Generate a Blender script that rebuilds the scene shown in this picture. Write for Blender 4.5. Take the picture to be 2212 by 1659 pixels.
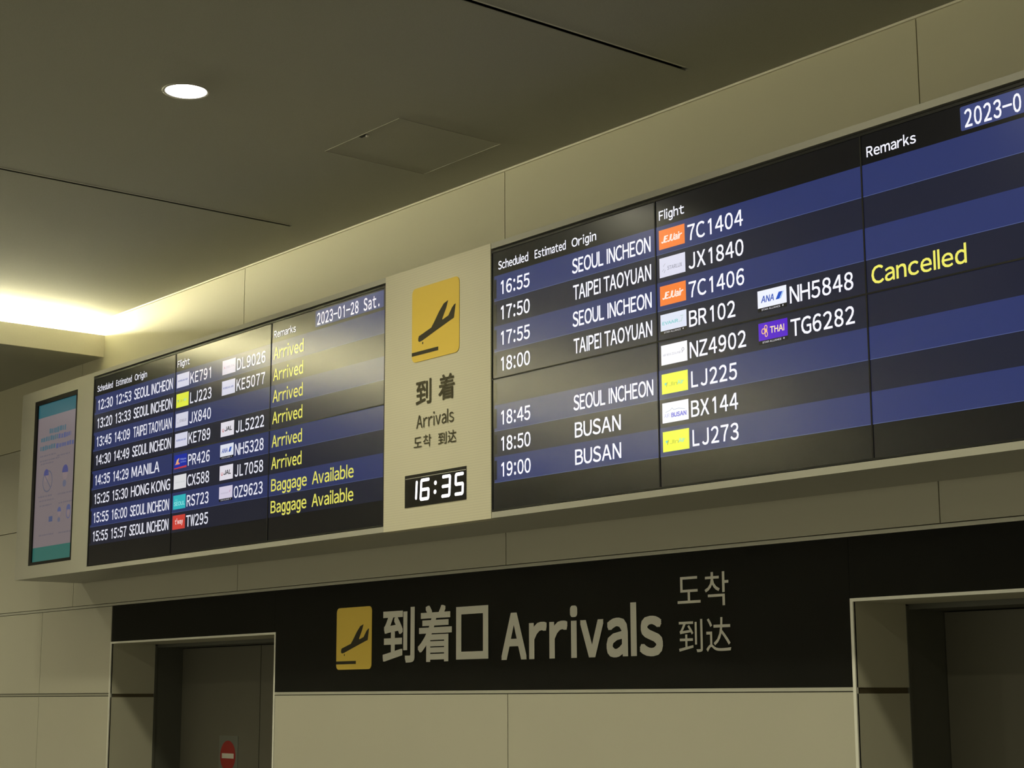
import bpy, math, random
from mathutils import Matrix, Vector

# ------------------------------------------------------------------ clear, camera, world, exposure
for o in list(bpy.data.objects):
    bpy.data.objects.remove(o, do_unlink=True)
SC = bpy.context.scene
COL = SC.collection
Z0 = 3.97                     # height of the screens' top edge above the floor (measurements below are relative to it)

cam = bpy.data.cameras.new('camera')
cam.sensor_fit = 'HORIZONTAL'
cam.sensor_width = 36.0
cam.lens = 3707.66 / 2212 * 36.0
cam.clip_start = 0.05
cam_ob = bpy.data.objects.new('camera', cam)
COL.objects.link(cam_ob)
YAW, PITCH, ROLL = -0.8831947, 0.1802761, -0.0038853
f = Vector((math.sin(YAW) * math.cos(PITCH), math.cos(YAW) * math.cos(PITCH), math.sin(PITCH)))
r = Vector((math.cos(YAW), -math.sin(YAW), 0.0))
u = r.cross(f)
cr, sr = math.cos(ROLL), math.sin(ROLL)
r2 = cr * r + sr * u
u2 = -sr * r + cr * u
M = Matrix(((r2.x, u2.x, -f.x, 0), (r2.y, u2.y, -f.y, 0), (r2.z, u2.z, -f.z, 0), (0, 0, 0, 1)))
M.translation = Vector((11.3146, -5.3960, -2.2722 + Z0))
cam_ob.matrix_world = M
SC.camera = cam_ob

W = bpy.data.worlds.new('world')
SC.world = W
W.use_nodes = True
W.node_tree.nodes['Background'].inputs[0].default_value = (0.05, 0.048, 0.04, 1)
W.node_tree.nodes['Background'].inputs[1].default_value = 0.3

SC.view_settings.view_transform = 'Standard'
SC.view_settings.look = 'None'
SC.view_settings.gamma = 1.0
SC.view_settings.exposure = 0.0
try:
    SC.view_settings.use_curve_mapping = False
except Exception:
    pass

DOWNLIGHT_W = 32.0            # watts of each recessed downlight
COVE_STRENGTH = 350.0          # luminous strip in the ceiling cove
WARM = (1.0, 0.95, 0.645)
FILL_TINT = (1.0, 0.96, 0.68)          # tint of the added glow along the rear wall
FILL_STRENGTH = 1.25

# ------------------------------------------------------------------ helpers
def lin(c):
    return tuple(((v / 255) / 12.92 if v / 255 <= 0.04045 else ((v / 255 + 0.055) / 1.055) ** 2.4) for v in c)

MATS = {}
LCD_ROUGH = 0.235
def mat(name, col, rough=0.6, metal=0.0, spec=0.5, noise=None, amp=0.06, bump=0.0, emit=None, strength=1.0, lines=None):
    """col is linear albedo; noise = texture scale for slight mottling; lines = pitch of fine horizontal lines"""
    if name in MATS:
        return MATS[name]
    m = bpy.data.materials.new(name)
    m.use_nodes = True
    nt = m.node_tree
    b = nt.nodes['Principled BSDF']
    b.inputs['Base Color'].default_value = (*col, 1)
    b.inputs['Roughness'].default_value = rough
    b.inputs['Metallic'].default_value = metal
    b.inputs['Specular IOR Level'].default_value = spec
    if emit is not None:
        b.inputs['Emission Color'].default_value = (*emit, 1)
        b.inputs['Emission Strength'].default_value = strength
    if noise:
        tc = nt.nodes.new('ShaderNodeTexCoord')
        n = nt.nodes.new('ShaderNodeTexNoise')
        n.inputs['Scale'].default_value = noise
        n.inputs['Detail'].default_value = 5
        nt.links.new(tc.outputs['Object'], n.inputs['Vector'])
        mx = nt.nodes.new('ShaderNodeMix')
        mx.data_type = 'RGBA'
        mx.inputs['A'].default_value = (*[v * (1 - amp) for v in col], 1)
        mx.inputs['B'].default_value = (*[min(1, v * (1 + amp)) for v in col], 1)
        nt.links.new(n.outputs['Fac'], mx.inputs['Factor'])
        nt.links.new(mx.outputs['Result'], b.inputs['Base Color'])
        if bump:
            bp = nt.nodes.new('ShaderNodeBump')
            bp.inputs['Strength'].default_value = bump
            bp.inputs['Distance'].default_value = 0.002
            nt.links.new(n.outputs['Fac'], bp.inputs['Height'])
            nt.links.new(bp.outputs['Normal'], b.inputs['Normal'])
    if lines:
        tc = nt.nodes.new('ShaderNodeTexCoord')
        wv = nt.nodes.new('ShaderNodeTexWave')
        wv.wave_type = 'BANDS'
        wv.bands_direction = 'Z'
        wv.inputs['Scale'].default_value = 0.314 / lines
        wv.inputs['Distortion'].default_value = 0.0
        nt.links.new(tc.outputs['Object'], wv.inputs['Vector'])
        rp = nt.nodes.new('ShaderNodeValToRGB')
        rp.color_ramp.elements[0].position = 0.0
        rp.color_ramp.elements[0].color = (*[v * 0.9 for v in col], 1)
        rp.color_ramp.elements[1].position = 0.25
        rp.color_ramp.elements[1].color = (*col, 1)
        nt.links.new(wv.outputs['Fac'], rp.inputs['Fac'])
        nt.links.new(rp.outputs['Color'], b.inputs['Base Color'])
    MATS[name] = m
    return m

def scr(name, srgb, gain=1.0):
    """a lit patch of an LCD: glows in its colour behind a satin anti-glare face"""
    c = lin(srgb)
    return mat('lcd_' + name, (0.005, 0.005, 0.006), rough=LCD_ROUGH, spec=0.47, emit=c, strength=gain)

ORIGIN = {}
def register(o, parent):
    COL.objects.link(o)
    if parent is not None:
        o.parent = parent
        ORIGIN[o.name] = ORIGIN[parent.name]
    return o

def thing(name, label, cat, base, group=None, kind=None):
    """an Empty at the base of a thing; its parts are its children"""
    o = bpy.data.objects.new(name, None)
    o.empty_display_size = 0.1
    o.location = (base[0], base[1], base[2] + Z0)
    COL.objects.link(o)
    ORIGIN[o.name] = (base[0], base[1], base[2])
    tag(o, label, cat, group, kind)
    return o

def tag(o, label=None, cat=None, group=None, kind=None):
    if label: o['label'] = label
    if cat: o['category'] = cat
    if group: o['group'] = group
    if kind: o['kind'] = kind
    return o

class MB:
    def __init__(s):
        s.v, s.f = [], []
    def box(s, x0, x1, y0, y1, z0, z1):
        n = len(s.v)
        s.v += [(x0, y0, z0), (x1, y0, z0), (x1, y1, z0), (x0, y1, z0), (x0, y0, z1), (x1, y0, z1), (x1, y1, z1), (x0, y1, z1)]
        s.f += [tuple(n + i for i in q) for q in ((0, 3, 2, 1), (4, 5, 6, 7), (0, 1, 5, 4), (1, 2, 6, 5), (2, 3, 7, 6), (3, 0, 4, 7))]
        return s
    def rect(s, x0, x1, z0, z1, y):
        return s.poly([(x0, z0), (x1, z0), (x1, z1), (x0, z1)], y)
    def poly(s, pts, y, flip=False):
        """flat outline in the x-z plane facing the hall (-y); counter-clockwise"""
        a = sum(pts[i][0] * pts[(i + 1) % len(pts)][1] - pts[(i + 1) % len(pts)][0] * pts[i][1] for i in range(len(pts)))
        if a < 0: pts = pts[::-1]
        n = len(s.v)
        s.v += [(p[0], y, p[1]) for p in pts]
        s.f.append(tuple(range(n, n + len(pts))))
        return s
    def slab(s, pts, y0, y1):
        """outline in x-z with front at y0 and back at y1"""
        a = sum(pts[i][0] * pts[(i + 1) % len(pts)][1] - pts[(i + 1) % len(pts)][0] * pts[i][1] for i in range(len(pts)))
        if a < 0: pts = pts[::-1]
        n, k = len(s.v), len(pts)
        s.v += [(p[0], y0, p[1]) for p in pts] + [(p[0], y1, p[1]) for p in pts]
        s.f.append(tuple(range(n, n + k)))
        s.f.append(tuple(reversed(range(n + k, n + 2 * k))))
        for i in range(k):
            j = (i + 1) % k
            s.f.append((n + j, n + i, n + k + i, n + k + j))
        return s
    def frame(s, x0, x1, z0, z1, w, y0, y1, wt=None, wb=None):
        """picture-frame ring of bar width w"""
        wt = w if wt is None else wt
        wb = w if wb is None else wb
        s.box(x0, x0 + w, y0, y1, z0, z1); s.box(x1 - w, x1, y0, y1, z0, z1)
        s.box(x0 + w, x1 - w, y0, y1, z1 - wt, z1); s.box(x0 + w, x1 - w, y0, y1, z0, z0 + wb)
        return s
    def disc(s, cx, cz, rx, rz, y, n=32):
        return s.poly([(cx + rx * math.cos(2 * math.pi * i / n), cz + rz * math.sin(2 * math.pi * i / n)) for i in range(n)], y)
    def ring(s, cx, cz, rx, rz, w, y, a0=0.0, a1=360.0, n=32):
        k = len(s.v)
        for i in range(n + 1):
            a = math.radians(a0 + (a1 - a0) * i / n)
            c, q = math.cos(a), math.sin(a)
            s.v += [(cx + (rx - w) * c, y, cz + (rz - w) * q), (cx + rx * c, y, cz + rz * q)]
        for i in range(n):
            s.f.append((k + 2 * i, k + 2 * i + 1, k + 2 * i + 3, k + 2 * i + 2))
        return s
    def capsule(s, p, q, w, y, n=6):
        """round-ended bar from p to q"""
        dx, dz = q[0] - p[0], q[1] - p[1]
        a = math.atan2(dz, dx)
        pts = []
        for i in range(n + 1):
            t = a - math.pi / 2 + math.pi * i / n
            pts.append((q[0] + w / 2 * math.cos(t), q[1] + w / 2 * math.sin(t)))
        for i in range(n + 1):
            t = a + math.pi / 2 + math.pi * i / n
            pts.append((p[0] + w / 2 * math.cos(t), p[1] + w / 2 * math.sin(t)))
        return s.poly(pts, y)
    def lathe(s, cx, cy, prof, n=48):
        """profile of (radius, z) turned about a vertical axis"""
        k = len(s.v)
        for rr, zz in prof:
            for i in range(n):
                a = 2 * math.pi * i / n
                s.v.append((cx + rr * math.cos(a), cy + rr * math.sin(a), zz))
        for j in range(len(prof) - 1):
            for i in range(n):
                i2 = (i + 1) % n
                s.f.append((k + j * n + i, k + j * n + i2, k + (j + 1) * n + i2, k + (j + 1) * n + i))
        return s
    def build(s, name, m, parent=None, smooth=False):
        ox, oy, oz = ORIGIN[parent.name] if parent is not None else (0, 0, -Z0)
        me = bpy.data.meshes.new(name)
        me.from_pydata([(x - ox, y - oy, z - oz) for x, y, z in s.v], [], s.f)
        me.materials.append(m)
        if smooth:
            for p in me.polygons: p.use_smooth = True
        me.update()
        o = bpy.data.objects.new(name, me)
        register(o, parent)
        if parent is None: ORIGIN[o.name] = (0, 0, -Z0)
        return o

def struct(name, mb, m, parent=None):
    o = mb.build(name, m, parent)
    if parent is None: o['kind'] = 'structure'
    return o

def rrect(x0, x1, z0, z1, rad, n=6):
    pts = []
    for cx, cz, a in ((x1 - rad, z0 + rad, -90), (x1 - rad, z1 - rad, 0), (x0 + rad, z1 - rad, 90), (x0 + rad, z0 + rad, 180)):
        for i in range(n + 1):
            t = math.radians(a + 90 * i / n)
            pts.append((cx + rad * math.cos(t), cz + rad * math.sin(t)))
    return pts

# ------------------------------------------------------------------ lettering: outlines of single characters
FW = lambda c: chr(ord(c) + 0xFEE0) if '!' <= c <= '~' else c
CHARS = sorted(set("ABCDEFGHJKLMNOPQRSTUVWXYZ023456789:-.'abcdefhijkmnoprstuvwyz") | set('到着达도착'))
GLYPH = {}
def load_glyphs():
    obs = []
    for c in CHARS:
        cu = bpy.data.curves.new('glyph', 'FONT')
        cu.body = FW(c)
        cu.size = 1.0
        cu.resolution_u = 3
        ob = bpy.data.objects.new('glyph', cu)
        COL.objects.link(ob)
        obs.append((c, ob, cu))
    bpy.context.view_layer.update()
    dg = bpy.context.evaluated_depsgraph_get()
    for c, ob, cu in obs:
        ev = ob.evaluated_get(dg)
        me = ev.to_mesh()
        GLYPH[c] = ([(v.co.x, v.co.y) for v in me.vertices], [tuple(p.vertices) for p in me.polygons])
        ev.to_mesh_clear()
    for c, ob, cu in obs:
        bpy.data.objects.remove(ob, do_unlink=True)
        bpy.data.curves.remove(cu)
    H = GLYPH['H'][0]
    return max(p[1] for p in H) - min(p[1] for p in H)
CAP = load_glyphs()
ST = 0.088                                            # stem width of the outlines
def own_glyph(*mbs_pts):
    v, fc = [], []
    for pts in mbs_pts:
        n = len(v)
        v += pts
        fc.append(tuple(range(n, n + len(pts))))
    return (v, fc)
def arc_strip(cx, cy, rx, ry, w, a0, a1, n=20):
    v, fc = [], []
    for i in range(n + 1):
        a = math.radians(a0 + (a1 - a0) * i / n)
        v += [(cx + (rx - w) * math.cos(a), cy + (ry - w) * math.sin(a)), (cx + rx * math.cos(a), cy + ry * math.sin(a))]
    for i in range(n):
        fc.append((2 * i, 2 * i + 1, 2 * i + 3, 2 * i + 2))
    return v, fc
def merge(*gs):
    v, fc = [], []
    for a, b in gs:
        n = len(v)
        v += a
        fc += [tuple(n + i for i in q) for q in b]
    return v, fc
bar = lambda x0, x1, z0, z1: ([(x0, z0), (x1, z0), (x1, z1), (x0, z1)], [(0, 1, 2, 3)])
GLYPH['I'] = bar(0, ST * 1.05, 0, CAP)
GLYPH['l'] = bar(0, ST, 0, CAP * 1.06)
GLYPH['1'] = own_glyph([(0.16, 0), (0.16 + ST * 1.05, 0), (0.16 + ST * 1.05, CAP), (0.185, CAP), (0.02, CAP * 0.86), (0.02, CAP * 0.74), (0.16, CAP * 0.83)])
XH = CAP * 0.74
GLYPH['g'] = merge(arc_strip(0.225, XH / 2, 0.225, XH / 2 + 0.01, ST * 0.95, 0, 360, 28), bar(0.45 - ST, 0.45, -0.06, XH),
                   arc_strip(0.225, -0.06, 0.225, 0.165, ST * 0.95, -150, 0, 14))
GLYPH['口'] = merge(bar(0, 0.14, 0, 0.86), bar(0.72, 0.86, 0, 0.86), bar(0.14, 0.72, 0, 0.125), bar(0.14, 0.72, 0.735, 0.86))
ROUND = set('OCGQSUJ0369:.-')
def gbox(c):
    v = GLYPH[c][0]
    return min(p[0] for p in v), max(p[0] for p in v), min(p[1] for p in v), max(p[1] for p in v)

def put(mb, c, sx, sz, x, z, y, bold=0.0, shear=0.0):
    """one character, its left ink edge at x and baseline at z"""
    gv, gf = GLYPH[c]
    gx = gbox(c)[0]
    offs = [(0, 0)] if not bold else [(bold * i, bold * j) for i in (-1, 0, 1) for j in (-1, 0, 1) if i or j]
    for i, (ox, oz) in enumerate(offs):
        n = len(mb.v)
        mb.v += [(x + (a - gx) * sx + b * sz * shear + ox, y - 0.00002 * i, z + b * sz + oz) for a, b in gv]
        mb.f += [tuple(n + k for k in q) for q in gf]

def line(mb, s, x0, x1, z, cap, y, bold=0.0, shear=0.0, gap=0.11, space=0.37):
    """proportional text stretched to run from x0 to x1"""
    pos, cur, prev = [], 0.0, None
    for c in s:
        if c == ' ':
            cur += space; prev = None; continue
        a, b, _, _ = gbox(c)
        if prev is not None:
            g = gap
            if prev in 'AVYTLKPFr' and c in 'AVYTaov': g = gap * 0.15
            elif prev in ROUND or c in ROUND: g = gap * 0.72
            cur += g
        pos.append((c, cur))
        cur += b - a
        prev = c
    sz = cap / CAP
    k = (x1 - x0 - 2 * bold) / cur
    for c, p in pos:
        put(mb, c, k, sz, x0 + bold + p * k, z, y, bold, shear)

def cells(mb, s, x0, pitch, z, cap, y, bold=0.0, inkw=0.8, colon=None):
    """fixed-pitch text: each character centred in its cell"""
    a, b, _, _ = gbox('0')
    k = pitch * inkw / (b - a)
    sz = cap / CAP
    x = x0
    for c in s:
        w = colon if (colon and c == ':') else pitch
        if c != ' ':
            ga, gb, _, _ = gbox(c)
            kk = min(k, pitch * 0.9 / (gb - ga))
            put(mb, c, kk, sz, x + w / 2 - (gb - ga) * kk / 2, z, y, bold)
        x += w

def fit(mb, c, x0, x1, z0, z1, y, bold=0.0):
    """one character stretched into a box"""
    a, b, lo, hi = gbox(c)
    sx = (x1 - x0 - 2 * bold) / (b - a)
    sz = (z1 - z0 - 2 * bold) / (hi - lo)
    put(mb, c, sx, sz, x0 + bold, z0 + bold - lo * sz, y, bold)

# ------------------------------------------------------------------ materials
M_PANEL = mat('wall_laminate', (0.50, 0.48, 0.40), 0.42, spec=0.35, noise=1.3, amp=0.025)
M_JOINT = mat('joint_dark', (0.16, 0.15, 0.12), 0.8)
M_GROOVE = mat('groove_brown', (0.10, 0.08, 0.045), 0.8)
M_SILVER = mat('edge_trim_silver', (0.85, 0.84, 0.78), 0.4, metal=0.2)
M_TRIM2 = mat('wall_reglet', (0.30, 0.29, 0.24), 0.5)
M_TRIM = mat('anodised_trim', (0.50, 0.49, 0.43), 0.38, metal=0.25)
M_HOUSE = mat('housing_paint', (0.42, 0.41, 0.365), 0.42, spec=0.4, noise=2.0, amp=0.02)
M_CEIL = mat('ceiling_board', (0.39, 0.385, 0.325), 0.95, spec=0.1, noise=260, amp=0.16, bump=0.5)
M_CEILW = mat('cove_plaster', (0.80, 0.76, 0.64), 0.9, spec=0.1, noise=90, amp=0.05)
M_BLACK = mat('black_void', (0.006, 0.006, 0.005), 0.9)
M_BAND = mat('sign_band_black', (0.0045, 0.0045, 0.0034), 0.6, spec=0.12)
M_LETTER = mat('sign_lettering_grey', (0.68, 0.66, 0.62), 0.6, spec=0.2)
M_YELLOW = mat('sign_yellow', (0.80, 0.57, 0.10), 0.55, spec=0.25)
M_BROWN = mat('sign_dark_print', (0.035, 0.030, 0.018), 0.6, spec=0.2)
M_BROWN2 = mat('sign_brown_lettering', (0.060, 0.052, 0.028), 0.6, spec=0.2)
M_SIGNP = mat('sign_panel_laminate', (0.66, 0.62, 0.49), 0.5, spec=0.3, lines=0.0135)
M_BEZEL = mat('bezel_black', (0.006, 0.006, 0.006), 0.5, spec=0.3)
M_GLASS = mat('lcd_dark', (0.005, 0.005, 0.006), rough=LCD_ROUGH, spec=0.47, emit=(0.0015, 0.0015, 0.0028), strength=1)
M_REVEAL = mat('reveal_panel', (0.50, 0.48, 0.385), 0.6, spec=0.3, noise=2.0, amp=0.04)
M_JAMB = mat('jamb_steel', (0.10, 0.10, 0.085), 0.5, spec=0.4)
M_DOOR = mat('door_leaf_paint', (0.115, 0.108, 0.085), 0.5, spec=0.4, noise=1.5, amp=0.05)
M_FLOOR = mat('floor_stone', (0.12, 0.116, 0.105), 0.35, noise=3.0, amp=0.12)
M_ROOM = mat('hall_wall_paint', (0.62, 0.58, 0.48), 0.7, noise=1.0, amp=0.03)
M_RED = mat('sign_red', (0.30, 0.012, 0.008), 0.5)
M_WHITE = mat('sign_white', (0.62, 0.60, 0.54), 0.5)
M_STICK = mat('sign_backing', (0.13, 0.14, 0.125), 0.3, spec=0.5)
M_LAMP = mat('lamp_lens', (0.8, 0.8, 0.75), 0.5, emit=(1.0, 0.95, 0.85), strength=14)
M_COVE = mat('cove_strip_glow', (0.8, 0.8, 0.7), 0.5, emit=WARM, strength=COVE_STRENGTH)
M_HATCH = mat('hatch_frame_paint', (0.46, 0.45, 0.385), 0.85, spec=0.15)
M_EDGE = mat('ceiling_edge_bead', (0.62, 0.60, 0.51), 0.8, spec=0.2)
M_RING = mat('lamp_ring', (0.42, 0.40, 0.34), 0.5)

# ------------------------------------------------------------------ the hall: floor, walls, ceiling
WY = 0.55                      # face of the display wall (screens stand at y = 0)
XL, XR, YB, FL = -9.0, 17.0, -15.0, -Z0
CE, LC = 0.685, 0.38           # main ceiling, lowered ceiling
DOORS = ((-0.675, 1.640, 1.150), (6.420, 8.735, 1.190))
DT = -1.868                    # door head

struct('floor', MB().box(XL, XR, YB, 1.4, FL - 0.1, FL), M_FLOOR)
struct('wall_left', MB().box(XL - 0.1, XL, YB, 1.4, FL, 1.0), M_ROOM)
struct('wall_right', MB().box(XR, XR + 0.1, YB, 1.4, FL, 1.0), M_ROOM)
struct('wall_rear', MB().box(XL, XR, YB - 0.1, YB, FL, 1.0), M_ROOM)
M_FILL = mat('dusk_glazing', (0.3, 0.3, 0.3), 0.1, emit=FILL_TINT, strength=FILL_STRENGTH)
for i in range(8):                                    # unseen glowing panels behind the camera, added as ambient fill
    xa = -8.2 + i * 3.05
    wd = thing('window_%d' % (i + 1), None, None, (xa + 1.4, YB + 0.03, -3.6), kind='structure')
    MB().box(xa + 0.05, xa + 2.75, YB + 0.02, YB + 0.03, -3.55, -0.65).build('pane', M_FILL, wd)
    MB().frame(xa, xa + 2.8, -3.6, -0.6, 0.05, YB + 0.01, YB + 0.07).build('window_frame', M_TRIM, wd)

sub = MB()
sub.box(XL, DOORS[0][0] - 0.012, WY + 0.022, 0.92, FL, DT + 0.012)
sub.box(DOORS[0][1] + 0.012, DOORS[1][0] - 0.012, WY + 0.022, 0.92, FL, DT + 0.012)
sub.box(DOORS[1][1] + 0.012, XR, WY + 0.022, 0.92, FL, DT + 0.012)
sub.box(XL, XR, WY + 0.022, 0.92, DT + 0.012, 1.0)
wall = struct('wall_front', sub, M_JOINT)

M_UPPER = mat('upper_wall_enamel', (0.57, 0.54, 0.41), 0.5, spec=0.3, noise=1.3, amp=0.02)  # wall panel tone lightened above the board; extra brightness put into the colour
def panel(x0, x1, z0, z1, g=0.003):
    MB().box(x0 + g, x1 - g, WY, WY + 0.02, z0 + g, z1 - g).build('wall_panel', M_UPPER if z1 > 0.3 else M_PANEL, wall)
cols = [XL, -4.24, -1.375, 1.147, 4.017, 6.900, 9.77, 12.64, XR]
for z0, z1 in ((-0.195, CE), (-0.894, -0.195), (-1.565, -0.894)):
    for a, b in zip(cols, cols[1:]):
        if z1 < 0.3 and a > -1.0 and b < 8.0:      # strip hidden behind the board: one row there
            continue
        panel(a, b, z0, z1)
for a, b in zip(cols, cols[1:]):
    if a > -1.0 and b < 8.0:
        panel(a, b, -1.565, -0.195)
for z0, z1 in ((-2.235, -1.585), (-2.94, -2.255), (FL, -2.94)):
    for a, b in ((XL, -4.80), (-4.80, -1.925), (-1.925, DOORS[0][0] - 0.016)):
        panel(a, b, z0, z1)
    for a, b in ((DOORS[1][1] + 0.016, 12.0), (12.0, XR)):
        panel(a, b, z0, z1)
for z0, z1 in ((-2.94, -2.255), (FL, -2.94)):
    for a, b in ((DOORS[0][1] + 0.016, 4.028), (4.028, DOORS[1][0] - 0.016)):
        panel(a, b, z0, z1)

def strip(i, x0, x1, z0, z1, y0=WY - 0.003, m=None):
    t = MB().box(x0, x1, y0, WY + 0.02, z0, z1)
    struct('trim_%d' % i, t, m or M_TRIM)
strip(1, XL, XR, -1.584, -1.567)
strip(2, XL, DOORS[0][0] - 0.016, -2.253, -2.237, WY + 0.004, M_TRIM2)
strip(3, DOORS[0][1] + 0.016, DOORS[1][0] - 0.016, -2.253, -2.237)
strip(4, DOORS[1][1] + 0.016, XR, -2.253, -2.237)
struct('trim_5', MB().box(-1.0, XR, WY - 0.012, WY + 0.01, CE - 0.012, CE - 0.001), M_CEILW)   # bead in the ceiling corner

# ceiling: boards with dark slots between them, over a black void
SLOT = 0.0145
slots = [2.245, 5.797, 9.349, 12.901]
ceil = struct('ceiling', MB().box(-1.36, XR, YB, WY + 0.3, CE + 0.12, CE + 0.16), M_BLACK)
edges = [-1.36] + [e for s in slots for e in (s - SLOT, s + SLOT)] + [XR]
for a, b in zip(edges[::2], edges[1::2]):
    MB().box(a, b, YB, 0.235, CE, CE + 0.003).build('ceiling_board', M_CEIL, ceil)
MB().box(-1.36, XR, 0.235, WY + 0.02, CE, CE + 0.025).build('ceiling_board', M_CEIL, ceil)
for s in slots:
    e = MB().box(s + SLOT, s + SLOT + 0.012, YB, 0.20, CE - 0.0008, CE)
    e.build('slot_edge', M_EDGE, ceil)
# lowered ceiling on the left with its cove
low = struct('ceiling_lowered', MB().box(XL, -1.018, YB, WY + 0.02, LC, LC + 0.03), M_CEIL)
MB().box(-1.018, -1.0, YB, WY + 0.001, LC, 0.553).build('fascia', M_CEILW, low)
MB().box(-1.40, -1.36, YB, WY + 0.02, LC + 0.03, CE + 0.1).build('cove_back', M_CEILW, low)
ls = MB().box(-1.215, -1.175, -9.0, WY - 0.06, 0.551, 0.579).build('cove_light_strip', M_COVE)
tag(ls, 'warm glowing light strip hidden in the cove above the lowered ceiling', 'light strip')

# door recesses
for i, (x0, x1, yd) in enumerate(DOORS):
    d = thing('door_%d' % (i + 1), ('dark double sliding door under the left end of the black sign band' if i == 0 else
              'dark double sliding door under the right end of the black sign band'), None, ((x0 + x1) / 2, yd, FL), kind='structure')
    for s, xa in ((1, x0), (-1, x1)):                    # reveals either side
        for z0, z1 in ((-2.238, DT), (FL, -2.264)):
            a, b = sorted((xa - s * 0.012, xa))
            MB().box(a, b, WY + 0.004, 0.913, z0, z1).build('reveal_panel', M_REVEAL, d)
        a, b = sorted((xa - s * 0.03, xa - s * 0.008))
        MB().box(a, b, WY + 0.03, 0.913, -2.264, -2.238).build('reveal_joint', M_GROOVE, d)
        a, b = sorted((xa - s * 0.02, xa + s * 0.004))
        MB().box(a, b, 0.913, 0.932, FL, DT - 0.008).build('reveal_bead', M_JAMB, d)
        a, b = sorted((xa - s * 0.05, xa))
        MB().box(a, b, 0.932, yd + 0.05, FL, DT - 0.02).build('jamb', M_JAMB, d)
        a, b = sorted((xa - s * 0.016, xa + s * 0.000))
        MB().box(a, b, WY - 0.004, WY + 0.012, FL, DT + 0.014).build('edge_trim', M_SILVER, d)
    MB().box(x0, x1, WY - 0.004, WY + 0.012, DT, DT + 0.014).build('edge_trim', M_SILVER, d)
    MB().box(x0, x1, WY + 0.004, 0.932, DT, DT + 0.02).build('soffit', M_REVEAL, d)
    MB().box(x0 - 0.05, x1 + 0.05, 0.932, yd + 0.05, DT - 0.024, DT + 0.02).build('header', M_JAMB, d)
    xm = (x0 + x1) / 2
    for a, b in ((x0 + 0.004, xm - 0.004), (xm + 0.004, x1 - 0.004)):
        MB().box(a, b, yd, yd + 0.04, FL, DT - 0.030).build('door_leaf', M_DOOR, d)
    MB().box(x0, x1, yd + 0.041, yd + 0.05, FL, DT - 0.024).build('gap', M_BLACK, d)

# no-entry sticker on the first leaf
sg = thing('no_entry_sign', 'square sticker with a red no entry disc on the dark left door', 'sign', (0.05, 1.148, -2.815))
MB().slab(rrect(-0.080, 0.190, -2.815, -2.545, 0.008), 1.1475, 1.1495).build('backing', M_STICK, sg)
dsc = MB().disc(0.05, -2.690, 0.110, 0.110, 1.1470, 40).build('red_disc', M_RED, sg)
MB().rect(-0.035, 0.135, -2.708, -2.672, 1.1465).build('white_bar', M_WHITE, sg)

# ------------------------------------------------------------------ pictogram shared by both signs
PLANE = [(3.9513, -.3581), (3.9568, -.3471), (4.0678, -.3183), (4.0951, -.2909), (4.1386, -.2412), (4.1792, -.2048), (4.2186, -.1935),
         (4.201, -.2322), (4.1661, -.2864), (4.1688, -.2919), (4.2201, -.2774), (4.2521, -.2397), (4.2708, -.2263), (4.2841, -.2228),
         (4.2694, -.2977), (4.1608, -.3273), (4.1173, -.3394), (3.9851, -.3772), (3.9599, -.3799), (3.9503, -.3715)]
def pictogram(parent, x0, z0, w, h, y):
    m = lambda p: (x0 + (p[0] - 3.8925) / 0.4205 * w, z0 + (p[1] + 0.4875) / 0.4105 * h)
    pl = MB().slab(rrect(x0, x0 + w, z0, z0 + h, 0.075 * w), y, y + 0.003).build('pictogram_plate', M_YELLOW, parent)
    MB().poly([m(p) for p in PLANE], y - 0.0006).build('airplane', M_BROWN, pl)
    MB().disc(*m((3.9924, -0.3903)), 0.013 * w, 0.017 * h, y - 0.0006, 16).build('wheel', M_BROWN, pl)
    MB().poly([m(p) for p in ((3.8926, -.4515), (4.1322, -.4515), (4.1322, -.4315), (3.8926, -.4315))], y - 0.0006).build('runway', M_BROWN, pl)

# ------------------------------------------------------------------ black arrivals band on the wall
band = thing('arrivals_sign_band', 'long black sign band reading Arrivals on the wall above the doors', 'sign', (4.03, WY, -2.236))
bz = -1.586
for pts in ([(DOORS[0][0] - 0.002, DT + 0.015), (DOORS[0][1] + 0.0, DT + 0.015), (DOORS[0][1], bz), (DOORS[0][0] - 0.002, bz)],
            [(DOORS[0][1] + 0.017, -2.236), (DOORS[1][0] - 0.017, -2.236), (DOORS[1][0] - 0.017, DT + 0.015), (DOORS[1][0] - 0.017, bz), (DOORS[0][1] + 0.001, bz), (DOORS[0][1] + 0.001, DT + 0.015), (DOORS[0][1] + 0.017, DT + 0.015)],
            [(DOORS[1][0] - 0.015, DT + 0.015), (DOORS[1][1] + 0.002, DT + 0.015), (DOORS[1][1] + 0.002, bz), (DOORS[1][0] - 0.015, bz)]):
    MB().slab(pts, WY - 0.002, WY + 0.02).build('band_panel', M_BAND, band)
yb = WY - 0.0055
pictogram(band, 2.3690, -2.1055, 0.3770, 0.3745, yb)
b = MB()
fit(b, '到', 2.8630, 3.1825, -2.0740, -1.7540, yb, 0.0072)
fit(b, '着', 3.2140, 3.5380, -2.0740, -1.7540, yb, 0.0066)
fit(b, '口', 3.5780, 3.8680, -2.0655, -1.7735, yb)
b.build('lettering', M_LETTER, band)
b = MB(); line(b, 'Arrivals', 3.982, 5.235, -2.067, 0.234, yb, 0.0085, gap=0.13); b.build('lettering', M_LETTER, band)
b = MB()
fit(b, '도', 5.342, 5.497, -1.832, -1.704, yb, 0.0003); fit(b, '착', 5.525, 5.682, -1.851, -1.691, yb, 0.0003)
b.build('lettering', M_LETTER, band)
b = MB()
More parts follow.
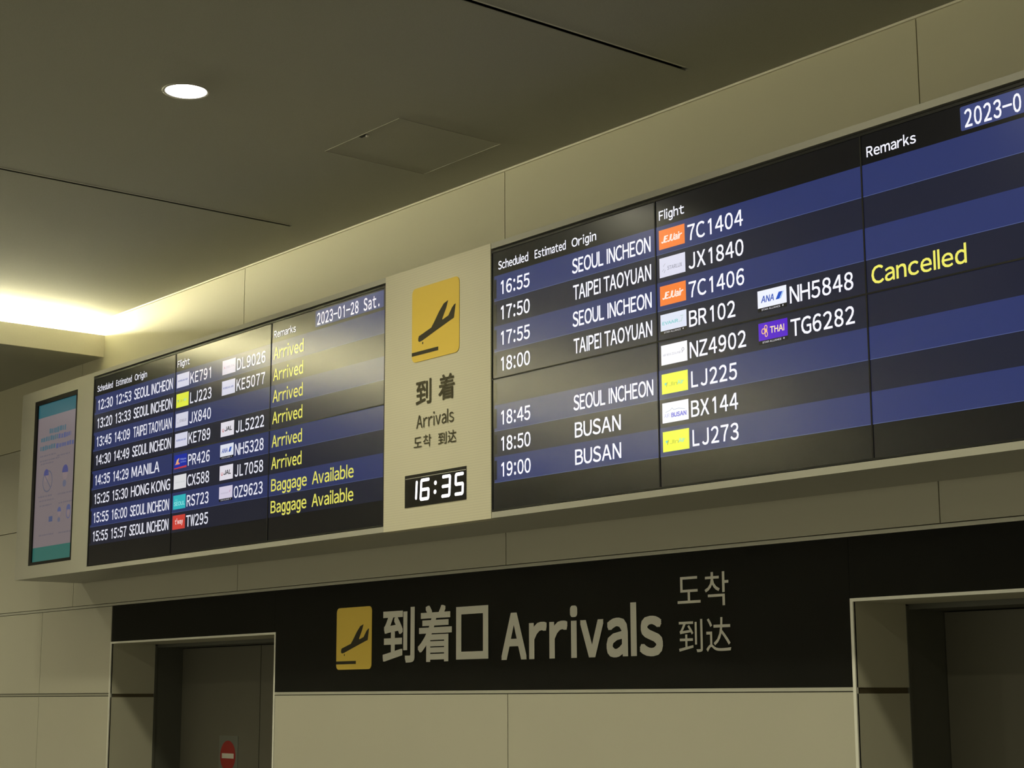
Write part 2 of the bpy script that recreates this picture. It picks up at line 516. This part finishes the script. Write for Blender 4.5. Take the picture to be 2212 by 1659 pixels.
fit(b, '到', 5.345, 5.505, -2.066, -1.910, yb, 0.0003); fit(b, '达', 5.528, 5.690, -2.066, -1.906, yb, 0.0003)
b.build('lettering', M_LETTER, band)

# ------------------------------------------------------------------ board housing projecting from the wall
BT, BB = 0.043, -1.3865
SX = (0.0, 4.581)             # left edges of the two video walls
SW, SH = 3.63, 1.3535
hs = thing('flight_board_housing', 'long grey metal box projecting from the wall that holds the screens', 'housing', (4.1, 0.3, BB))
MB().box(-1.235, 9.447, 0.062, WY - 0.004, BB, BT).build('casing', M_HOUSE, hs)
PX0, PX1, PZ0, PZ1 = -1.000, -0.264, -1.2915, -0.0425       # opening for the portrait screen
for a, b, c, e in ((-1.235, PX0, BB, BT), (PX1, -0.006, BB, BT), (PX0, PX1, PZ1, BT), (PX0, PX1, BB, PZ0)):
    MB().box(a, b, 0.0, 0.061, c, e).build('end_panel', M_HOUSE, hs)      # surround of the portrait screen
MB().box(8.218, 9.447, 0.0, 0.061, BB, BT).build('end_panel', M_HOUSE, hs)
for x0, x1 in ((-0.006, 3.632), (4.578, 8.218)):
    MB().box(x0, x1, 0.0, 0.061, 0.0125, BT).build('frame_strip', M_HOUSE, hs)
    MB().box(x0, x1, 0.0, 0.061, BB, -1.3560).build('frame_strip', M_HOUSE, hs)
    MB().box(x0, x1, 0.045, 0.061, -1.356, 0.0125).build('screen_recess', M_BLACK, hs)

# centre sign panel with clock
sp = thing('arrivals_sign', 'pale upright sign panel with yellow landing plane pictogram between the screens', 'sign', (4.105, 0.0, BB))
MB().box(3.6345, 4.5755, -0.001, 0.061, BB - 0.001, BT).build('panel', M_SIGNP, sp)
ys = -0.0045
pictogram(sp, 3.8925, -0.4875, 0.4205, 0.4105, ys)
b = MB()
fit(b, '到', 3.932, 4.069, -0.7275, -0.5925, ys, 0.0022); fit(b, '着', 4.134, 4.2745, -0.7275, -0.5905, ys, 0.0020)
b.build('lettering', M_BROWN2, sp)
b = MB(); line(b, 'Arrivals', 3.937, 4.268, -0.852, 0.069, ys, 0.0003); b.build('lettering', M_BROWN2, sp)
b = MB()
fit(b, '도', 3.915, 3.988, -0.955, -0.900, ys, 0.0004); fit(b, '착', 4.000, 4.071, -0.961, -0.894, ys, 0.0004)
b.build('lettering', M_BROWN2, sp)
b = MB()
fit(b, '到', 4.133, 4.206, -0.963, -0.899, ys, 0.0004); fit(b, '达', 4.217, 4.290, -0.963, -0.896, ys, 0.0004)
b.build('lettering', M_BROWN2, sp)

M_DIGIT = mat('clock_digit_glow', (0.8, 0.8, 0.8), 0.4, emit=(0.95, 0.95, 1.0), strength=1.6)
M_CLOCKF = mat('clock_face', (0.005, 0.004, 0.005), 0.35, spec=0.12)
ck = thing('digital_clock', 'black digital wall clock showing 16:35 in white digits below the pictogram', 'clock', (4.105, -0.002, -1.272))
MB().box(3.836, 4.374, -0.004, -0.0012, -1.272, -1.099).build('face', M_CLOCKF, ck)
MB().box(3.842, 4.374, -0.0048, -0.004, -1.1185, -1.1160).build('glass_edge', M_LETTER, ck)
SEG = {'1': 'bc', '6': 'afedcg', '3': 'abgcd', '5': 'afgcd'}
def digit(ch, x0, x1, z0, z1, slant=0.007, w=0.0172):
    e = MB()
    h = w / 2
    zm = (z0 + z1) / 2
    sl = lambda x, z: (x + slant * (z - z0) / (z1 - z0), z)
    g = 0.004
    L, Rr, T, B = x0 + h, x1 - h - slant, z1 - h, z0 + h
    sg = {'a': ((L + g, T), (Rr - g, T)), 'd': ((L + g, B), (Rr - g, B)), 'g': ((L + g, zm), (Rr - g, zm)),
          'f': ((L, T - g), (L, zm + g)), 'e': ((L, zm - g), (L, B + g)), 'b': ((Rr, T - g), (Rr, zm + g)), 'c': ((Rr, zm - g), (Rr, B + g))}
    for k, s in enumerate(SEG[ch]):
        p, q = sg[s]
        e.capsule(sl(*p), sl(*q), w, -0.0050 - 0.00005 * k)
    e.build('digit', M_DIGIT, ck)
digit('1', 3.885, 3.955, -1.240, -1.130)
digit('6', 3.972, 4.064, -1.246, -1.128)
digit('3', 4.160, 4.248, -1.247, -1.128)
digit('5', 4.274, 4.360, -1.247, -1.127)
for x, z in ((4.112, -1.1614), (4.1085, -1.2089)):
    MB().disc(x, z, 0.0118, 0.0118, -0.005, 18).build('colon_dot', M_DIGIT, ck)

# ------------------------------------------------------------------ flight information screens
YC = 0.0040                    # face of the LCD panels inside the frame
RZ = [-0.138, -0.271, -0.4035, -0.537, -0.680, -0.814, -0.947, -1.0785, -1.209]
RB = RZ[1:]
C_WHITE, C_YEL = (243, 243, 255), (245, 240, 105)
LOGO = {
    # key: (plate colour, star strip?, [ (text, u0, u1, v, cap, colour, shear, bold) ... u from 0 to 1 across, v/cap as share of height ])
    'jeju': ((246, 128, 52), 0, [('JEJUair', .09, .92, .32, .33, (255, 235, 225), .25, .0012)]),
    'starlux': ((222, 222, 240), 0, [('STARLUX', .31, .88, .33, .19, (150, 150, 168), 0, .0004)]),
    'eva': ((222, 228, 246), 1, [('EVAAIR', .07, .68, .36, .18, (120, 200, 205), 0, .0006)]),
    'nz': ((250, 250, 255), 0, [('AIR NEW ZEALAND', .07, .76, .44, .11, (165, 165, 178), 0, 0)]),
    'jin': ((238, 248, 70), 0, [('JIn', .27, .60, .36, .19, (185, 190, 60), 0, 0), ('AIr', .60, .85, .38, .19, (150, 225, 190), 0, .0006)]),
    'busan': ((245, 246, 255), 0, [('AIR', .07, .28, .26, .19, (180, 182, 225), 0, 0), ('BUSAN', .34, .92, .25, .20, (120, 120, 215), 0, .0012)]),
    'ana': ((238, 242, 255), 1, [('ANA', .12, .60, .30, .36, (60, 90, 185), .18, .0010)]),
    'thai': ((82, 18, 200), 1, [('THAI', .40, .89, .34, .36, (250, 225, 170), 0, .0008)]),
    'korean': ((226, 226, 246), 0, [('KOREAN AIR', .10, .88, .43, .12, (130, 140, 195), 0, .0008)]),
    'delta': ((222, 216, 236), 0, [('DELTA', .30, .90, .42, .15, (175, 170, 192), 0, 0)]),
    'jal': ((240, 236, 246), 0, [('JAL', .30, .88, .36, .28, (50, 48, 55), .2, .0014)]),
    'pal': ((14, 42, 172), 0, [('Philippine', .48, .96, .58, .12, (170, 185, 235), 0, 0), ('Airlines', .50, .94, .38, .12, (150, 165, 225), 0, 0)]),
    'cathay': ((236, 236, 238), 0, [('CATHAY PACIFIC', .12, .90, .42, .09, (185, 195, 195), 0, 0)]),
    'seoul': ((48, 190, 198), 0, [('AIr', .14, .38, .58, .16, (120, 225, 225), 0, 0), ('SEOUL', .08, .94, .26, .26, (150, 240, 240), 0, .0010)]),
    'tway': ((216, 66, 56), 0, [("t'way", .20, .84, .36, .34, (255, 225, 220), 0, .0010)]),
    'asiana': ((226, 218, 240), 1, [('ASIANA', .12, .70, .38, .12, (175, 170, 192), 0, 0)]),
}
def build_screen(x0, g, label, heads_date, rows, stripes):
    """rows: (sched, est, origin, (w0,w1), code1, logo1, code2, logo2, remark)"""
    tg = str(round(g, 2))
    d = thing('flight_information_screen', label, 'screen', (x0 + SW / 2, 0.0, -SH))
    mw = scr('white' + tg, C_WHITE, 1.05 * g)
    my = scr('yellow' + tg, C_YEL, 0.95 * g)
    m_blue = scr('blue' + tg, (40, 50, 100), g)
    m_dark = scr('dark' + tg, (23, 26, 46), g)
    m_line = scr('line' + tg, (78, 90, 140), g)
    m_plate = scr('plate' + tg, (58, 68, 120), g)
    m_blk = scr('black', (4, 4, 8), 1)
    # six LCD panels with their thin bezels
    for cc in range(3):
        for rr in range(2):
            xa, za = x0 + cc * 1.21, -(rr + 1) * SH / 2
            p = MB().box(xa, xa + 1.21, YC, YC + 0.04, za, za + SH / 2).build('lcd_panel', M_GLASS, d)
            MB().frame(xa, xa + 1.21, za, za + SH / 2, 0.0036, 0.0005, YC + 0.001, wt=0.012 if rr == 0 else None, wb=0.008 if rr == 1 else None).build('bezel', M_BEZEL, p)
    xs = x0 + 0.018
    for i, st in enumerate(stripes):
        zt, zb = RZ[i], (RB[i] if i != 3 else -0.674)
        MB().rect(xs, x0 + SW - 0.010, zb, zt, YC - 0.0005).build('row_stripe', m_blue if st else m_dark, d)
        MB().rect(xs + 0.001, xs + 0.019, zb + 0.014, zt - 0.019, YC - 0.0008).build('row_marker', m_blk, d)
    b = MB()
    for i, st in enumerate(stripes):
        if st:
            b.rect(xs, x0 + SW - 0.010, RB[i] - 0.0012, RB[i] + 0.0012, YC - 0.0008)
    b.build('row_line', m_line, d)
    yt = YC - 0.0016
    def put_text(name, fn, m):
        b = MB(); fn(b)
        return b.build(name, m, d)
    for s, a, e in (('Scheduled', .053, .293), ('Estimated', .344, .581), ('Origin', .625, .804), ('Flight', 1.236, 1.400), ('Remarks', 2.450, 2.698)):
        put_text('column_heading', lambda b: line(b, s, x0 + a, x0 + e, -0.1085, 0.0425, yt, 0.0007), mw)
    pl = MB().poly(rrect(x0 + 2.912, x0 + 3.613, -0.1200, -0.0225, 0.008), YC - 0.0008).build('date_plate', m_plate, d)
    for k, wd in enumerate(heads_date.split()):
        b = MB(); cells(b, wd, x0 + 2.9270 + 11 * 0.0440 * k, 0.0440, -0.1095, 0.070, yt, 0.0012, inkw=0.76); b.build('date', mw, pl)
    for i, (sch, est, org, ow, c1, l1, c2, l2, rem) in enumerate(rows):
        zb = RZ[i] - 0.1045
        if sch: put_text('scheduled_time', lambda b: cells(b, sch, x0 + .0575, .0545, zb, .070, yt, .0011, .84, .031), mw)
        if est: put_text('estimated_time', lambda b: cells(b, est, x0 + .3375, .0545, zb, .070, yt, .0011, .84, .031), mw)
        if org: put_text('origin', lambda b: line(b, org, x0 + ow[0], x0 + ow[1], zb, .0715, yt, .0011), mw)
        for code, lg, xc, lx, lw in ((c1, l1, 1.4125, 1.2330, .1665), (c2, l2, 2.0105, 1.8305, .1645)):
            if not code: continue
            put_text('flight_number', lambda b: cells(b, code, x0 + xc, .0583, zb, .0715, yt, .0011, .80), mw)
            bg, star, txt = LOGO[lg]
            zt, zl = RZ[i] - 0.0195, RZ[i] - (0.096 if star else 0.1115)
            hh = zt - zl
            L = x0 + lx
            plate = MB().rect(L, L + lw, zl, zt, YC - 0.0010).build('airline_logo', scr(lg + tg, bg, g), d)
            for s, u0, u1, v, cp, cl, sh, bo in txt:
                b = MB(); line(b, s, L + u0 * lw, L + u1 * lw - sh * cp * hh, zl + v * hh, cp * hh, yt, bo, sh)
                b.build('logo_lettering', scr('%s_%s' % (lg, '_'.join(map(str, cl))) + tg, cl, g), plate)
            def mark(pts_list, cl, disc=None):
                b = MB()
                for pts in pts_list: b.poly([(L + p * lw, zl + q * hh) for p, q in pts], yt - 0.0001)
                if disc: disc(b)
                b.build('logo_mark', scr('mark_%s_%s' % (lg, '_'.join(map(str, cl))) + tg, cl, g), plate)
            if lg == 'ana':
                mark([[(.63, .30), (.76, .30), (.87, .70), (.74, .70)]], (20, 75, 190))
                mark([[(.775, .30), (.80, .30), (.91, .70), (.885, .70)]], (90, 175, 235))
            elif lg == 'jal':
                mark([], (205, 90, 85), lambda b: b.ring(L + .19 * lw, zl + .46 * hh, .075 * lw, .15 * hh, .005, yt - 0.0001, -225, 45, 20))
            elif lg == 'pal':
                mark([[(.04, .30), (.30, .52), (.46, .34), (.40, .30)], ], (235, 140, 120))
                mark([[(.0, .0), (1, .0), (1, .14), (.0, .08)]], (205, 60, 70))
                mark([[(.10, .32), (.22, .66), (.40, .76), (.30, .40)]], (240, 190, 130))
            elif lg == 'thai':
                def petals(b):
                    for ax, az, rx, rz in ((.26, .72, .055, .14), (.27, .33, .055, .16), (.17, .52, .065, .17)):
                        b.ring(L + ax * lw, zl + az * hh, rx * lw, rz * hh, .004, yt - 0.0001, 0, 360, 20)
                    b.disc(L + .27 * lw, zl + .53 * hh, .035 * lw, .09 * hh, yt - 0.0001, 14)
                mark([], (250, 195, 120), petals)
            elif lg == 'starlux':
                mark([[(.10, .30), (.17, .42), (.19, .42), (.12, .30)], [(.14, .55), (.22, .68), (.24, .68), (.16, .55)], [(.17, .22), (.22, .36), (.24, .36), (.19, .22)]], (165, 165, 180))
            elif lg == 'eva':
                mark([[(.70, .34), (.82, .34), (.86, .60), (.83, .60), (.80, .40), (.70, .40)], [(.76, .66), (.88, .66), (.88, .72), (.78, .72)]], (190, 212, 215))
            elif lg == 'nz':
                mark([], (150, 150, 165), lambda b: (b.ring(L + .84 * lw, zl + .60 * hh, .05 * lw, .09 * hh, .003, yt - 0.0001, -40, 250, 18), b.capsule((L + .80 * lw, zl + .46 * hh), (L + .86 * lw, zl + .56 * hh), .003, yt - 0.0001)))
            elif lg == 'jin':
                mark([[(.10, .52), (.15, .40), (.20, .52), (.17, .56)]], (110, 205, 190))
                mark([[(.17, .34), (.19, .34), (.23, .58), (.20, .56)]], (150, 150, 60))
            elif lg == 'busan':
                def hills(b):
                    for p, q in (((.13, .53), (.30, .60)), ((.30, .60), (.38, .70)), ((.38, .70), (.44, .60)), ((.44, .60), (.62, .63)), ((.62, .63), (.86, .55))):
                        b.capsule((L + p[0] * lw, zl + p[1] * hh), (L + q[0] * lw, zl + q[1] * hh), .0022, yt - 0.0001)
                mark([], (170, 182, 200), hills)
            elif lg == 'delta':
                mark([[(.10, .40), (.17, .58), (.24, .40), (.17, .46)]], (205, 150, 165))
            elif lg == 'asiana':
                mark([[(.74, .46), (.82, .66), (.86, .66), (.80, .46)]], (200, 150, 190))
            if star:
                b = MB(); b.rect(L, L + lw, zl - 0.0165, zl, YC - 0.0010); b.build('logo_strip', m_blk, plate)
                b = MB(); line(b, 'STAR ALLIANCE', L + .13 * lw, L + .78 * lw, zl - 0.0125, 0.0075, yt, 0.0003)
                b.disc(L + .87 * lw, zl - 0.008, 0.004, 0.004, yt, 8)
                b.build('logo_lettering', scr('strip_text' + tg, (190, 190, 200), g), plate)
        if rem:
            for wd in rem.split():
                a, e = {'Baggage': (2.453, 2.848), 'Available': (2.905, 3.334), 'Cancelled': (2.449, 2.908), 'Arrived': (2.450, 2.787)}[wd]
                put_text('remark', lambda b: line(b, wd, x0 + a, x0 + e, zb, .0715, yt, .0012), my)
    return d

SI, TT, BU = (.626, 1.178), (.632, 1.178), (.634, .957)
build_screen(SX[0], 0.82, 'flight information screen on the left listing eight arrived flights, beside the portrait poster screen', '2023-01-28 Sat.', [
    ('12:30', '12:53', 'SEOUL INCHEON', SI, 'KE791', 'korean', 'DL9026', 'delta', 'Arrived'),
    ('13:20', '13:33', 'SEOUL INCHEON', SI, 'LJ223', 'jin', 'KE5077', 'korean', 'Arrived'),
    ('13:45', '14:09', 'TAIPEI TAOYUAN', TT, 'JX840', 'starlux', None, None, 'Arrived'),
    ('14:30', '14:49', 'SEOUL INCHEON', SI, 'KE789', 'korean', 'JL5222', 'jal', 'Arrived'),
    ('14:35', '14:29', 'MANILA', (.629, 1.028), 'PR426', 'pal', 'NH5328', 'ana', 'Arrived'),
    ('15:25', '15:30', 'HONG KONG', (.629, 1.185), 'CX588', 'cathay', 'JL7058', 'jal', 'Arrived'),
    ('15:55', '16:00', 'SEOUL INCHEON', SI, 'RS723', 'seoul', 'OZ9623', 'asiana', 'Baggage Available'),
    ('15:55', '15:57', 'SEOUL INCHEON', SI, 'TW295', 'tway', None, None, 'Baggage Available'),
], [1, 0, 1, 0, 1, 0, 1, 0])
build_screen(SX[1], 1.0, 'larger looking flight information screen on the right with a yellow Cancelled remark', '2023-01-28 Sat.', [
    ('16:55', None, 'SEOUL INCHEON', SI, '7C1404', 'jeju', None, None, None),
    ('17:50', None, 'TAIPEI TAOYUAN', TT, 'JX1840', 'starlux', None, None, None),
    ('17:55', None, 'SEOUL INCHEON', SI, '7C1406', 'jeju', None, None, None),
    ('18:00', None, 'TAIPEI TAOYUAN', TT, 'BR102', 'eva', 'NH5848', 'ana', 'Cancelled'),
    (None, None, None, None, 'NZ4902', 'nz', 'TG6282', 'thai', None),
    ('18:45', None, 'SEOUL INCHEON', SI, 'LJ225', 'jin', None, None, None),
    ('18:50', None, 'BUSAN', BU, 'BX144', 'busan', None, None, None),
    ('19:00', None, 'BUSAN', BU, 'LJ273', 'jin', None, None, None),
], [1, 0, 1, 0, 0, 1, 0, 1])

# ------------------------------------------------------------------ portrait poster screen at the left end
ps = thing('poster_screen', 'tall narrow portrait screen with a pale teal-edged poster at the far left end', 'screen', ((PX0 + PX1) / 2, 0.02, PZ0))
MB().box(PX0, PX1, 0.014, 0.06, PZ0, PZ1).build('lcd_panel', M_GLASS, ps)
e = MB().frame(PX0 + 0.001, PX1 - 0.001, PZ0 + 0.001, PZ1 - 0.001, 0.024, 0.001, 0.015, wt=0.034, wb=0.022)
e.box(PX0 + 0.025, PX0 + 0.044, 0.001, 0.015, PZ0 + 0.023, PZ1 - 0.035)
e.build('bezel', M_BEZEL, ps)
ax0, ax1, az0, az1 = PX0 + 0.044, PX1 - 0.024, PZ0 + 0.022, PZ1 - 0.034
yp = 0.0135
pg = scr('poster_paper', (112, 102, 104), 1.0)
MB().rect(ax0, ax1, az0, az1, yp).build('poster_sheet', pg, ps)
MB().rect(ax0, ax1, -0.178, az1, yp - 0.0005).build('header_band', scr('poster_teal', (38, 84, 92), 1), ps)
MB().rect(ax0, ax1, az0, -1.161, yp - 0.0005).build('footer_band', scr('poster_green', (42, 92, 84), 1), ps)
rnd = random.Random(7)
def smudge(x0, x1, z, h, m, name='poster_print'):
    b = MB(); x = x0
    while x < x1:
        w = rnd.uniform(.018, .045)
        b.rect(x, min(x + w, x1), z - h * rnd.uniform(.35, .5), z + h * rnd.uniform(.35, .5), yp - 0.0006)
        x += w + rnd.uniform(.004, .014)
    b.build(name, m, ps)
pt, pb, pv = scr('poster_print_teal', (68, 92, 104), 1), scr('poster_print_blue', (76, 82, 118), 1), scr('poster_print_faint', (96, 90, 98), 1)
smudge(-.752, -.464, -.296, .045, pt); smudge(-.895, -.600, -.350, .04, pt); smudge(-.590, -.378, -.352, .04, pb)
smudge(-.900, -.640, -.415, .038, pt); smudge(-.625, -.320, -.422, .038, pb)
for z, a, e in ((-.475, -.90, -.62), (-.497, -.60, -.38), (-.512, -.90, -.55), (-.535, -.88, -.66), (-.783, -.90, -.66), (-.787, -.56, -.31), (-.852, -.87, -.65), (-.855, -.54, -.30), (-.815, -.88, -.62), (-1.074, -.86, -.61), (-1.076, -.52, -.31)):
    smudge(a, e, z, .012, pv)
b = MB(); b.ring(-.748, -.672, .086, .083, .010, yp - .0007, 0, 360, 36)
b.capsule((-.800, -.625), (-.695, -.722), .009, yp - .0008); b.build('poster_ring', scr('poster_ring', (84, 84, 98), 1), ps)
def head(cx, cz, s, m1, m2):
    b = MB(); b.disc(cx, cz, .040 * s, .052 * s, yp - .00075, 20); b.build('poster_face', m2, ps)
    b = MB(); b.poly([(cx + .050 * s * math.cos(math.radians(a)), cz + .012 * s + .05 * s * math.sin(math.radians(a))) for a in range(-10, 195, 15)], yp - .0009)
    b.build('poster_hair', m1, ps)
hm, fm = scr('poster_hair', (66, 68, 112), 1), scr('poster_face', (120, 106, 108), 1)
head(-.775, -.632, .85, hm, fm); head(-.450, -.640, 1.0, hm, fm)
MB().disc(-.455, -.716, .030, .026, yp - .0008, 16).build('poster_mask', scr('poster_mask', (88, 90, 108), 1), ps)
head(-.523, -.922, .62, pb, fm); head(-.368, -.920, .70, pb, fm)
b = MB(); b.ring(-.367, -.942, .036, .040, .007, yp - .0008, 0, 360, 24); b.build('poster_ring', pb, ps)
MB().rect(-.697, -.634, -.982, -.942, yp - .0008).build('poster_mask', scr('poster_mask2', (70, 78, 108), 1), ps)
MB().disc(-.523, -.978, .024, .018, yp - .0008, 14).build('poster_mask', scr('poster_mask', (88, 90, 108), 1), ps)

# ------------------------------------------------------------------ ceiling fittings
ht = thing('access_hatch', 'square access hatch with a small latch in the ceiling', 'hatch', (4.02, -0.10, CE - 0.003))
MB().box(3.672, 4.362, -0.437, 0.232, CE - 0.0008, CE - 0.0002).build('hatch_panel', M_CEIL, ht)
e = MB()
for x0, x1, y0, y1 in ((3.667, 3.671, -0.441, 0.236), (4.3635, 4.3675, -0.441, 0.236), (3.671, 4.3635, -0.441, -0.4385), (3.671, 4.3635, 0.2335, 0.236)):
    e.box(x0, x1, y0, y1, CE - 0.0028, CE - 0.0002)
e.build('hatch_frame', M_HATCH, ht)
MB().box(3.985, 4.045, -0.432, -0.412, CE - 0.0022, CE - 0.0016).build('latch_slot', M_BLACK, ht)
MB().lathe(4.035, -0.412, [(0.0005, CE - 0.010), (0.008, CE - 0.009), (0.009, CE - 0.002)], 14).build('latch_knob', M_WHITE, ht, True)

def downlight(x, y):
    t = thing('ceiling_downlight', 'round downlight glowing in the ceiling above the access hatch and left screen', 'downlight', (x, y, CE), 'recessed ceiling downlights')
    MB().lathe(x, y, [(0.118, CE - 0.0005), (0.116, CE - 0.005), (0.108, CE - 0.006), (0.101, CE - 0.0015)], 48).build('ring', M_RING, t, True)
    MB().lathe(x, y, [(0.0001, CE - 0.002), (0.102, CE - 0.002)], 48).build('lens', M_LAMP, t)
    la = bpy.data.lights.new('lamp', 'AREA')
    la.shape = 'DISK'; la.size = 0.18; la.energy = DOWNLIGHT_W; la.color = WARM
    la.spread = math.radians(147)
    lo = bpy.data.objects.new('lamp', la)
    lo.location = (0, 0, -0.008)
    COL.objects.link(lo); lo.parent = t
    return t
first = downlight(4.035, -1.498)
ORD = ('first', 'second', 'third', 'fourth', 'fifth')
for ri, yy in enumerate((-1.55, -4.65, -7.75, -10.85)):  # unseen rows, added for ambient light; nearest-left one read from the box shadow
    for ci, xx in enumerate((0.93, 4.04, 7.15, 10.26, 13.37)):
        if (xx, yy) == (4.04, -1.55): continue
        t = first.copy(); COL.objects.link(t)
        t.location = (xx, yy, CE + Z0)
        t['label'] = 'round downlight, %s from the left in the %s ceiling row from the screens' % (ORD[ci], ORD[ri])
        for ch in first.children:
            c = ch.copy(); COL.objects.link(c); c.parent = t

for ci, xx in enumerate((-6.7, -3.6)):  # unseen lamps added to brighten the wall left of the board
    for ri, yy in enumerate((-1.55, -4.65, -7.75)):
        t = first.copy(); COL.objects.link(t)
        t.location = (xx, yy, LC + Z0)
        t['label'] = 'round downlight in the lowered ceiling, %s from the left, %s row from the screens' % (ORD[ci], ORD[ri])
        for ch in first.children:
            c = ch.copy(); COL.objects.link(c); c.parent = t
